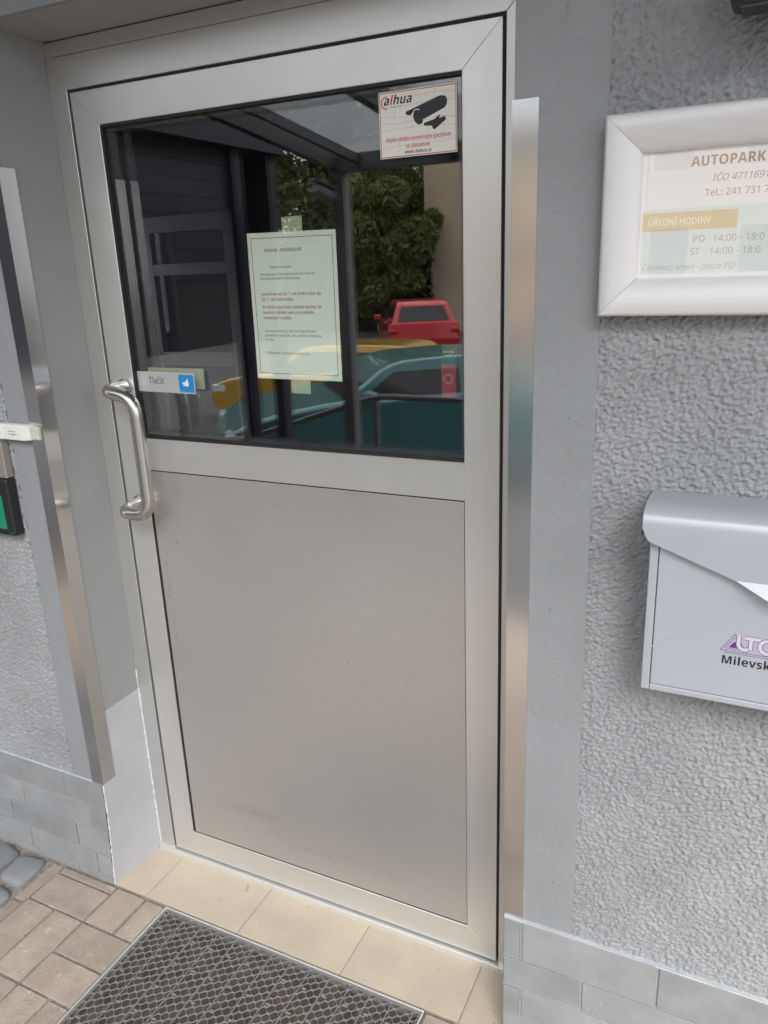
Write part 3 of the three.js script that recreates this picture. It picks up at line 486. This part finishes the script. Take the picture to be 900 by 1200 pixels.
{ // white plastic catch
  const n = thing('door_catch', 'small white plastic door catch with grey round button beside steel guard', 'door catch', undefined, [-0.135, 1.2415, 0.1652]); n.rotation.z = -0.01;
  const s = new THREE.Shape(); s.moveTo(-0.043, -0.0175); s.lineTo(0.036, -0.0175); s.lineTo(0.056, -0.015); s.lineTo(0.056, 0.0155); s.lineTo(0.036, 0.0175); s.lineTo(-0.043, 0.0175); s.absarc(-0.043, 0, 0.0175, Math.PI / 2, Math.PI * 1.5);
  const g = new THREE.ExtrudeGeometry(s, { depth: 0.016, bevelEnabled: true, bevelSize: 0.002, bevelThickness: 0.002, bevelSegments: 2, bevelOffset: -0.002 }); g.translate(0, 0, 0.0035);
  const b = part('case', planarUV(g), mWhitePlastic, n);
  const k = new THREE.CylinderGeometry(0.0082, 0.0082, 0.003, 24); k.rotateX(Math.PI / 2); k.translate(-0.045, 0.0005, 0.0215); part('button', k, std({ color: lin(0.22, 0.23, 0.24), roughness: 0.5 }), b);
  const m = print(0.05, 0.024, 9000, x => { x.fillStyle = '#d8d8d2'; x.fillRect(0, 0, 0.05, 0.024); x.strokeStyle = '#aaa9a2'; x.lineWidth = 0.0004; x.strokeRect(0.0006, 0.0006, 0.0488, 0.0228); x.fillStyle = '#77766f'; for (const [y, a, b2, st] of [[0.008, 0.012, 0.036, 0.0022], [0.0148, 0.012, 0.040, 0.0018]]) for (let i = a; i < b2; i += st) x.fillRect(i, y, st * 0.7, 0.0021 + 0.0008 * ((i * 1e4 | 0) % 3)); });
  const l = sheet(0.05, 0.024); l.translate(0.003, 0, 0.0218); part('imprint', l, m, b);
  part('tip', box(0.058, 0.080, -0.0145, 0.0155, 0.006, 0.016, 0.003, 2), phys({ color: lin(0.75, 0.75, 0.70), transmission: 0.45, thickness: 0, roughness: 0.5 }), n);
}
{ // foot scraper grate
  const n = thing('foot_grate', 'galvanised honeycomb foot grate in a pale metal rim before the door', 'grate');
  const x0 = 0.1085, x1 = 0.8475, z0 = 0.1735, z1 = 0.669, y = G + 0.0015, t = 0.0042;
  part('rim', merge([box(x0, x1, y - 0.03, y, z0, z0 + t, 0.0008), box(x0, x1, y - 0.03, y, z1 - t, z1, 0.0008), box(x0, x0 + t, y - 0.03, y, z0 + t, z1 - t, 0.0008), box(x1 - t, x1, y - 0.03, y, z0 + t, z1 - t, 0.0008)]), mRim, n);
  part('grate_edge', merge([box(x0 + 0.007, x1 - 0.007, y - 0.024, y - 0.002, z0 + 0.007, z0 + 0.0088), box(x0 + 0.007, x1 - 0.007, y - 0.024, y - 0.002, z1 - 0.0088, z1 - 0.007), box(x0 + 0.007, x0 + 0.0088, y - 0.024, y - 0.002, z0 + 0.0088, z1 - 0.0088), box(x1 - 0.0088, x1 - 0.007, y - 0.024, y - 0.002, z0 + 0.0088, z1 - 0.0088)]), mWire, n);
  part('pit_floor', box(x0 + 0.005, x1 - 0.005, y - 0.038, y - 0.022, z0 + 0.005, z1 - 0.005), mPit, n);
  // corrugated strips, neighbours mirrored, make the hexagons; straight rods cross them
  const R = mul(31), P = [], per = 0.0300, pitch = 0.0114, amp = 0.0050, hh = 0.0034, th = 0.00062, a0 = x0 + 0.009, a1 = x1 - 0.009;
  const wave = (s) => { const f = ((s % 1) + 1) % 1; return f < 0.25 ? 1 : f < 0.5 ? 1 - 2 * (f - 0.25) / 0.25 : f < 0.75 ? -1 : -1 + 2 * (f - 0.75) / 0.25; };
  const quad = (p, q, r, s) => P.push(...p, ...q, ...r, ...p, ...r, ...s);
  let k = 0; for (let z = z0 + 0.016; z < z1 - 0.014; z += pitch, k++) {
    const sg = k % 2 ? -1 : 1, xs = [a0]; const m0 = Math.ceil(a0 / per * 1) - 1; for (let m = m0; m * per < a1; m++) for (const f of [0, 0.25, 0.5, 0.75]) { const x = (m + f) * per; if (x > a0 && x < a1) xs.push(x); } xs.push(a1);
    const dz = (R() - 0.5) * 0.0014, dy = (R() - 0.5) * 0.0016; const zz = x => z + dz + sg * amp * wave(x / per) + 0.0012 * nz(x * 14, k * 3.7, 2);
    for (let i = 0; i < xs.length - 1; i++) { const a = xs[i], b = xs[i + 1], za = zz(a), zb = zz(b), yt = y - 0.0022 + dy, yb = yt - hh;
      quad([a, yt, za + th], [b, yt, zb + th], [b, yt, zb - th], [a, yt, za - th]); quad([a, yb, za + th], [b, yb, zb + th], [b, yt, zb + th], [a, yt, za + th]); quad([a, yt, za - th], [b, yt, zb - th], [b, yb, zb - th], [a, yb, za - th]); }
  }
  const g = new THREE.BufferGeometry(); g.setAttribute('position', new THREE.Float32BufferAttribute(P, 3)); g.computeVertexNormals();
  const rods = []; for (let x = 0.1412 - 0.0134; x < a1; x += 0.0536) rods.push(bar([x, y - 0.006, z0 + 0.008], [x, y - 0.006, z1 - 0.008], 0.0014, 0.006));
  for (const zc of [0.235, 0.303, 0.371, 0.439, 0.507, 0.575]) for (let x = 0.1412; x < a1 - 0.02; x += 0.0536) rods.push(box(x - 0.006 + (R() - 0.5) * 0.004, x + 0.006, y - 0.0035, y - 0.0004, zc - 0.0016, zc + 0.0016));
  const m = part('wire_mesh', merge([planarUV(g), ...rods]), mWire, n); m.userData.kind = 'stuff';
}
{ // crumbs of dirt on tiles and pavers
  const R = mul(404), L = []; const crumb = (x, z, s) => { const g = new THREE.TetrahedronGeometry(s, 0); g.scale(1, 0.5, 0.6 + R()); g.rotateY(R() * 6); g.translate(x, G + s * 0.18, z); L.push(planarUV(g)); };
  for (let i = 0; i < 70; i++) crumb(-0.04 + R() * 1.04, 0.012 + R() * 0.15, 0.0008 + R() * 0.0012);
  for (let i = 0; i < 26; i++) crumb(0.262 + (R() - 0.5) * 0.012 + i * 0.0004, 0.020 + i * 0.0011 + R() * 0.004, 0.001 + R() * 0.0016);
  for (let i = 0; i < 120; i++) crumb(-0.26 + R() * 0.36, 0.175 + R() * 0.5, 0.0008 + R() * 0.0012);
  const m = mesh('dirt_crumbs', merge(L), std({ color: lin(0.10, 0.065, 0.05), roughness: 1 })); m.userData = { kind: 'stuff', label: 'tiny brown dirt crumbs scattered on the threshold tiles and pavers', category: 'dirt' }; scene.add(m);
}
// ---------------------------------------------------------------- hall behind the door
{
  const mW = std({ map: mottle([0.20, 0.165, 0.13], 0.12, 1.5, 256, 4), roughness: 0.85 }), mDark = std({ map: mottle([0.20, 0.165, 0.13], 0.12, 1.5, 256, 4), roughness: 0.85 });
  structure('hall_floor', box(-3.6, 1.6, -0.3, -0.02, -3.4, -0.281), std({ map: mottle([0.10, 0.085, 0.07], 0.2, 0.8, 256, 6), roughness: 0.45 }));
  structure('hall_ceiling', box(-3.8, 1.8, 2.5, 2.65, -3.6, -0.281), mDark);
  structure('hall_wall_back', box(-0.37, 1.8, -0.3, 2.499, -2.75, -2.6), mW);
  structure('hall_wall_end', box(-3.8, 1.8, -0.3, 2.499, -3.6, -3.4), mDark);
  structure('hall_wall_side', box(1.6, 1.8, -0.3, 2.499, -3.399, -0.281), mW);
  structure('hall_wall_side', merge([box(-3.8, -3.6, -0.3, 1.0, -3.399, -0.281), box(-3.8, -3.6, 2.1, 2.499, -3.399, -0.281), box(-3.8, -3.6, 1.0, 2.1, -3.399, -3.2), box(-3.8, -3.6, 1.0, 2.1, -2.2, -0.281)]), mDark);
  { const w = thing('added_hall_window', 'added white framed window, out of view, lighting the hall from its side wall', 'window'); part('frame', merge([box(-3.74, -3.68, 1.0, 1.06, -3.2, -2.2), box(-3.74, -3.68, 2.04, 2.1, -3.2, -2.2), box(-3.74, -3.68, 1.06, 2.04, -3.2, -3.14), box(-3.74, -3.68, 1.06, 2.04, -2.26, -2.2)]), mWhiteFrame, w); const g = new THREE.PlaneGeometry(0.88, 0.98); g.rotateY(Math.PI / 2); g.translate(-3.71, 1.55, -2.7); part('pane', g, mGlass, w); }  // unseen window added to throw daylight on the inner door
  const n = thing('inner_door', 'white glazed inner door with crossbars seen through the entrance glass', 'door', undefined, [-2.46, -0.02, -3.36]);
  const bars = [[-0.42, -0.33, 0, 1.99], [0.33, 0.42, 0, 1.99], [-0.329, 0.329, 1.88, 1.99], [-0.329, 0.329, 1.58, 1.66], [-0.329, 0.329, 0.92, 1.02], [-0.329, 0.329, 0, 0.2]];
  for (const [a, b, c, d] of bars) part('door_bar', box(a, b, c, d, -0.03, 0.03, 0.004), mWhiteFrame, n);
  const g = new THREE.PlaneGeometry(0.66, 1.7); g.translate(0, 1.04, 0); part('pane', g, mGlassIn, n);
}
// ---------------------------------------------------------------- forecourt that the glass mirrors
const mDarkMetal = std({ color: lin(0.05, 0.05, 0.055), metalness: 0.2, roughness: 0.5 }), mGreyMetal = std({ color: lin(0.16, 0.16, 0.17), metalness: 0.3, roughness: 0.5 });
{ // glass canopy over the entrance
  const n = thing('canopy', 'lean-to canopy of pale glazed panels on grey posts over the entrance terrace', 'canopy');
  const zE = 4.0, yE = 2.285, zW = 0.18, yW = 2.74, xs = [-1.58, -0.66, 0.26, 1.14, 2.02, 2.90];
  for (const x of [-1.56, 2.9]) part('post', box(x - 0.05, x + 0.05, -0.75, yE - 0.06, zE - 0.05, zE + 0.05, 0.006), mGreyMetal, n);
  part('eave_beam', box(-1.62, 2.96, yE - 0.06, yE + 0.06, zE - 0.05, zE + 0.05, 0.006), mGreyMetal, n);
  part('wall_beam', box(-1.62, 2.96, yW - 0.06, yW + 0.05, 0.166, 0.24, 0.004), mDarkMetal, n);
  for (const x of xs) part('rafter', bar([x, yW - 0.01, 0.24], [x, yE + 0.01, zE - 0.05], 0.06, 0.1), mDarkMetal, n);
  part('rafter', bar([-1.38, yW - 0.01, 0.24], [-1.38, yE + 0.01, zE - 0.05], 0.035, 0.06), mDarkMetal, n);
  const mPane = phys({ color: lin(0.92, 0.94, 0.96), transmission: 0.97, thickness: 0, roughness: 0.4, ior: 1.5 });
  for (let i = 0; i < 5; i++) { const g = bar([(xs[i] + xs[i + 1]) / 2, yW + 0.062, 0.17], [(xs[i] + xs[i + 1]) / 2, yE + 0.082, zE + 0.12], 0.87, 0.008); part('roof_panel', g, mPane, n); }
}
{ // security camera on the post
  const n = thing('security_camera', 'grey bullet security camera fixed to the canopy post', 'camera', undefined, [-1.64, 2.09, 3.92], 0.5);
  const b = new THREE.CylinderGeometry(0.042, 0.038, 0.20, 20); b.rotateX(Math.PI / 2 + 0.35); part('camera_body', b, std({ color: lin(0.3, 0.3, 0.3), roughness: 0.5 }), n);
  const h = box(-0.05, 0.05, -0.006, 0.006, -0.12, 0.13, 0.004); h.rotateX(0.35); h.translate(0, 0.048, 0.005); part('hood', h, std({ color: lin(0.25, 0.25, 0.25), roughness: 0.5 }), n);
  const l = new THREE.CylinderGeometry(0.032, 0.032, 0.01, 20); l.rotateX(Math.PI / 2 + 0.35); l.translate(0, 0.038 - 0.074, -0.096); part('lens', l, mBlack, n);
  part('bracket', bar([0, 0.02, 0.04], [0.05, 0.09, 0.06], 0.03), mDarkMetal, n);
}
{
  const n = thing('handrail', 'grey tubular handrail along the ramp at the terrace edge', 'handrail');
  const pts = [[-3.1, 0.02, 4.55], [-1.62, 0.5, 4.55], [0.9, 0.5, 4.55]]; part('rail', pipe(pts, 0.026, 0.12, 12), mGreyMetal, n);
  for (const [x, t] of [[-2.9, 0.08], [-1.62, 0.49], [-0.3, 0.49], [0.85, 0.49]]) part('baluster', box(x - 0.018, x + 0.018, -0.75, t, 4.532, 4.568), mGreyMetal, n);
}
{ // navy shed beside the entrance
  const n = thing('shed', 'dark navy open-sided shed with added dark upper boarding beside the entrance terrace', 'shed');
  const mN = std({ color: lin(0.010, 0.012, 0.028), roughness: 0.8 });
  part('roof', box(-5.2, -1.93, 2.36, 2.48, 0.3, 3.85), mN, n);
  part('wall', box(-5.2, -5.1, -0.75, 2.359, 0.3, 3.8), mN, n); part('wall', box(-5.1, -2.0, -0.6, 2.359, 0.3, 0.36), mN, n); part('wall', box(-5.1, -2.07, 1.05, 2.359, 3.68, 3.76), mN, n);  // last wall is an added screen that keeps the mirrored inside dark
  for (const z of [0.42, 1.85, 3.3, 3.72]) part('post', box(-2.06, -1.97, z < 2.1 ? -0.0235 : -0.75, 2.359, z - 0.05, z + 0.05), mN, n);
  for (let i = 10; i < 22; i++) part('board', box(-2.04, -2.01, 0.04 + i * 0.105, 0.1425 + i * 0.105, 0.37, 3.25), mN, n);  // dark boards added in place of the shade inside the open shed
}
function makeCar(name, label, pos, turn, paint, kind) {
  const n = thing(name, label, 'car', undefined, pos, turn); // length along x, front at +x
  const hatch = kind === 'hatch', L = hatch ? 3.9 : 4.5, hw = 0.84, h0 = L / 2;
  const mP = phys({ color: paint, roughness: 0.3, clearcoat: 1, clearcoatRoughness: 0.05, metalness: 0.2 }), mG = phys({ color: lin(0.03, 0.03, 0.034), roughness: 0.05 }), mT = std({ color: lin(0.02, 0.02, 0.02), roughness: 0.9 }), mR = std({ color: lin(0.5, 0.5, 0.5), metalness: 0.8, roughness: 0.35 });
  const s = new THREE.Shape(), wr = 0.34, ax = [-h0 + 0.78, h0 - 0.85];
  const belt = 0.93, tail = hatch ? [[-h0 + 0.02, 0.45], [-h0, 0.62], [-h0 + 0.05, belt]] : [[-h0 + 0.03, 0.45], [-h0, 0.7], [-h0 + 0.06, belt + 0.02]];
  s.moveTo(-h0 + 0.12, 0.24); tail.forEach(p => s.lineTo(...p)); s.lineTo(-h0 + 0.3, belt + 0.03); s.lineTo(h0 - 1.2, belt); s.quadraticCurveTo(h0 - 0.3, 0.86, h0 - 0.06, 0.66); s.lineTo(h0, 0.45); s.lineTo(h0 - 0.1, 0.24);
  for (const a of [ax[1], ax[0]]) { s.lineTo(a + wr, 0.24); s.absarc(a, 0.30, wr, -0.17, Math.PI + 0.17, false); s.lineTo(a - wr, 0.24); }
  const bg = new THREE.ExtrudeGeometry(s, { depth: 2 * hw - 0.16, bevelEnabled: true, bevelSize: 0.05, bevelThickness: 0.08, bevelSegments: 4, curveSegments: 16 }); bg.translate(0, 0, -hw + 0.08);
  part('body', planarUV(bg), mP, n);
  const lo = hatch ? [-h0 + 0.10, h0 - 1.05] : [-h0 + 0.55, h0 - 1.15], up = hatch ? [-h0 + 0.40, h0 - 1.75] : [-h0 + 1.15, h0 - 1.85], yt = hatch ? 1.43 : 1.30;
  const hwAt = y => (hw - 0.06) - (y - belt) * 0.36, cs = new THREE.Shape();
  cs.moveTo(lo[0], belt - 0.05); cs.lineTo(up[0] - 0.06, yt - 0.05); cs.quadraticCurveTo(up[0], yt + 0.02, up[0] + 0.2, yt + 0.035); cs.quadraticCurveTo((up[0] + up[1]) / 2, yt + 0.06, up[1] - 0.15, yt + 0.025); cs.quadraticCurveTo(up[1] + 0.03, yt, up[1] + 0.14, yt - 0.06); cs.lineTo(lo[1], belt - 0.05);
  const cg = new THREE.ExtrudeGeometry(cs, { depth: 1, bevelEnabled: true, bevelSize: 0.02, bevelThickness: 0.06, bevelSegments: 3, curveSegments: 8 }), cp = cg.attributes.position;
  for (let i = 0; i < cp.count; i++) cp.setZ(i, (cp.getZ(i) - 0.5) / 0.56 * hwAt(cp.getY(i))); cg.computeVertexNormals(); part('cabin', planarUV(cg), mP, n);
  const edgeX = (y, end) => end ? lo[1] + (up[1] + 0.14 - lo[1]) * (y - belt + 0.05) / (yt - 0.06 - belt + 0.05) : lo[0] + (up[0] - 0.06 - lo[0]) * (y - belt + 0.05) / (yt - 0.05 - belt + 0.05);
  const glassy = (name, q) => { const g = new THREE.BufferGeometry(); g.setAttribute('position', new THREE.Float32BufferAttribute([...q[0], ...q[1], ...q[2], ...q[0], ...q[2], ...q[3]], 3)); g.computeVertexNormals(); part(name, planarUV(g), mG, n); };
  const y0 = belt + 0.03, y1 = yt - 0.06, mid = (lo[0] + lo[1]) / 2 - 0.05;
  for (const z of [-1, 1]) for (const [a, b, c, d] of [[edgeX(y0, 0) + 0.12, mid - 0.04, mid - 0.04, edgeX(y1, 0) + 0.12], [mid + 0.04, edgeX(y0, 1) - 0.14, edgeX(y1, 1) - 0.12, mid + 0.04]]) { const o = 0.012, A = [a, y0, z * (hwAt(y0) + o)], B = [b, y0, z * (hwAt(y0) + o)], C = [c, y1, z * (hwAt(y1) + o)], E = [d, y1, z * (hwAt(y1) + o)]; glassy('side_window', z > 0 ? [A, B, C, E] : [B, A, E, C]); }
  for (const e of [0, 1]) { const y0 = belt + (e ? 0.03 : 0.10), o = e ? 0.03 : -0.03, w0 = hwAt(y0) - 0.12, w1 = hwAt(y1) - 0.12, A = [edgeX(y0, e) + o, y0, -w0], B = [edgeX(y0, e) + o, y0, w0], C = [edgeX(y1, e) + o, y1, w1], E = [edgeX(y1, e) + o, y1, -w1]; glassy(e ? 'windscreen' : 'rear_window', e ? [B, A, E, C] : [A, B, C, E]); }
  for (const a of ax) for (const z of [-1, 1]) { const w = new THREE.CylinderGeometry(0.31, 0.31, 0.2, 28); w.rotateX(Math.PI / 2); w.translate(a, 0.31, z * (hw - 0.1)); const t = part('wheel', w, mT, n); const r = new THREE.CylinderGeometry(0.2, 0.2, 0.21, 20); r.rotateX(Math.PI / 2); r.translate(a, 0.31, z * (hw - 0.1)); part('rim', r, mR, t); }
  for (const z of [-1, 1]) { part('tail_light', box(-h0 - 0.03, -h0 + 0.14, 0.66, 0.86, z > 0 ? hw - 0.22 : -hw - 0.005, z > 0 ? hw + 0.005 : -hw + 0.22, 0.03, 2), phys({ color: lin(0.35, 0.01, 0.012), roughness: 0.1, clearcoat: 1 }), n); part('headlight', box(h0 - 0.3, h0 - 0.02, 0.58, 0.74, z > 0 ? hw - 0.32 : -hw - 0.005, z > 0 ? hw + 0.005 : -hw + 0.32, 0.03, 2), phys({ color: lin(0.6, 0.62, 0.65), roughness: 0.1, clearcoat: 1 }), n); part('side_mirror', box(lo[1] - 0.42, lo[1] - 0.3, belt + 0.03, belt + 0.16, z > 0 ? hw : -hw - 0.18, z > 0 ? hw + 0.18 : -hw, 0.03, 2), mP, n); }
  part('number_plate', box(-h0 - 0.035, -h0 - 0.01, 0.5, 0.6, -0.26, 0.26), std({ color: lin(0.75, 0.75, 0.75), roughness: 0.4 }), n);
  part('sill', box(-h0 + 0.3, h0 - 0.3, 0.2, 0.26, -hw + 0.1, hw - 0.1), mT, n);
  return n;
}
makeCar('sedan_car', 'teal green sedan parked with its front towards the navy shed below the terrace', [-2.3, -0.75, 6.9], 2.45, lin(0.03, 0.16, 0.165), 'sedan');
makeCar('hatchback_car', 'bright red hatchback parked tail on before the trees', [-7.0, -0.75, 17.6], -2.10, lin(0.55, 0.02, 0.03), 'hatch');
makeCar('hatchback_car', 'yellow hatchback parked behind the teal sedan', [-4.9, -0.75, 9.6], 3.1, lin(0.48, 0.27, 0.02), 'hatch').scale.set(0.95, 0.80, 0.95);

{ // plain rendered building across the car park
  const n = thing('apartment_building', 'beige rendered building with rows of windows across the car park', 'building');
  const mF = std({ map: mottle([0.50, 0.40, 0.29], 0.1, 3, 256, 5), roughness: 0.9 }), mWn = phys({ color: lin(0.03, 0.032, 0.035), roughness: 0.08 });
  part('wall', box(-9.8, 14, -0.75, 6.4, 25, 34), mF, n); part('roof', box(-10, 14.2, 6.4, 6.7, 24.7, 34.3), std({ color: lin(0.12, 0.09, 0.08), roughness: 0.8 }), n);
  for (let f = 0; f < 2; f++) for (let i = 0; i < 7; i++) { const x = -4.2 + i * 2.5, y = 1.0 + f * 2.9, w = part('window', box(x - 0.62, x + 0.62, y - 0.07, y + 1.37, 24.94, 24.998), mWhiteFrame, n); part('pane', box(x - 0.55, x + 0.55, y, y + 1.3, 24.93, 24.939), mWn, w); }
}
// trees beyond the car park
function tree(x, z, h, r, seed, label, tint) {
  const n = thing('broadleaf_tree', label, 'tree', 'trees beyond the car park', [x, -0.75, z]); const R = mul(seed);
  const mB = std({ color: lin(0.06, 0.045, 0.035), roughness: 0.95 }), mL = phys({ color: lin(...tint), roughness: 0.7, transmission: 0.4, thickness: 0, side: THREE.DoubleSide });
  const tr = [new THREE.CylinderGeometry(0.09 * r / 2.4, 0.2 * r / 2.4, h * 0.6, 9)]; tr[0].translate(0, h * 0.3, 0);
  for (let i = 0; i < 7; i++) { const a = R() * 6.28, l = r * (0.5 + R() * 0.4), y = h * (0.3 + R() * 0.3), g = new THREE.CylinderGeometry(0.03, 0.08, l, 6); g.translate(0, l / 2, 0); g.rotateZ(-0.7 - R() * 0.4); g.rotateY(a); g.translate(0, y, 0); tr.push(g); }
  part('trunk', merge(tr), mB, n);
  const P = [], N = 17000, v = new THREE.Vector3(), clumps = []; for (let i = 0; i < 46; i++) { const a = R() * 6.28, c = R() * 2 - 1, q = Math.cbrt(R()) * 0.95, s = Math.sqrt(1 - c * c); clumps.push([Math.cos(a) * s * q * r, h * 0.53 + c * q * h * 0.46, Math.sin(a) * s * q * r, 0.25 + R() * 0.35]); }
  const e = new THREE.Euler(), m = new THREE.Matrix4();
  for (let i = 0; i < N; i++) { const [cx, cy, cz, cr] = clumps[Math.floor(R() * 46)]; const a = R() * 6.28, c = R() * 2 - 1, s = Math.sqrt(1 - c * c), q = cr * r * 0.55 * (0.6 + 0.4 * R()); const o = [cx + Math.cos(a) * s * q, cy + c * q, cz + Math.sin(a) * s * q], z2 = 0.06 + R() * 0.07;
    m.makeRotationFromEuler(e.set(R() * 6, R() * 6, R() * 6)); const pt = (x2, y2) => { v.set(x2 * z2, y2 * z2 * 1.5, 0).applyMatrix4(m); return [o[0] + v.x, o[1] + v.y, o[2] + v.z]; };
    const A = pt(0, -1), B = pt(0.6, 0), C = pt(0, 1), E = pt(-0.6, 0); P.push(...A, ...B, ...C, ...A, ...C, ...E); }
  const g = new THREE.BufferGeometry(); g.setAttribute('position', new THREE.Float32BufferAttribute(P, 3)); g.computeVertexNormals(); part('crown', planarUV(g), mL, n);
}
const tints = [[0.15, 0.19, 0.035], [0.10, 0.14, 0.03], [0.17, 0.19, 0.04], [0.12, 0.15, 0.03]];
[[-19.5, 25, 9.5, 4.0], [-15.5, 27, 10.5, 4.2], [-13, 29, 9.5, 3.6], [-24, 24, 9, 4], [-11.4, 24.5, 6.5, 2.2]].forEach(([x, z, h, r], i) => tree(x, z, h, r, 900 + i, 'leafy green tree beyond the car park, mirrored in the door glass', tints[i % 4]));
{ // clipped hedge under the trees
  const n = thing('hedge', 'dark green hedge along the far edge of the car park', 'hedge'); const R = mul(66), P = [], v = new THREE.Vector3(), m = new THREE.Matrix4(), e = new THREE.Euler();
  for (let i = 0; i < 15000; i++) { const o = [-24 + R() * 14.5, -0.6 + R() * 3.4, 24.6 + R() * 1.0 + (R() < 0.3 ? R() * 0.8 : 0)], s = 0.06 + R() * 0.08; m.makeRotationFromEuler(e.set(R() * 6, R() * 6, R() * 6)); const pt = (a, b) => { v.set(a * s, b * s * 1.4, 0).applyMatrix4(m); return [o[0] + v.x, o[1] + v.y, o[2] + v.z]; }; const A = pt(0, -1), B = pt(0.6, 0), C = pt(0, 1), E = pt(-0.6, 0); P.push(...A, ...B, ...C, ...A, ...C, ...E); }
  const g = new THREE.BufferGeometry(); g.setAttribute('position', new THREE.Float32BufferAttribute(P, 3)); g.computeVertexNormals(); part('foliage', planarUV(g), phys({ color: lin(0.04, 0.07, 0.02), roughness: 0.8, side: THREE.DoubleSide }), n);
  part('stems', box(-24, -9.6, -0.75, 2.2, 25.0, 25.3), std({ color: lin(0.02, 0.025, 0.012), roughness: 1 }), n);
}
renderer.render(scene, camera);
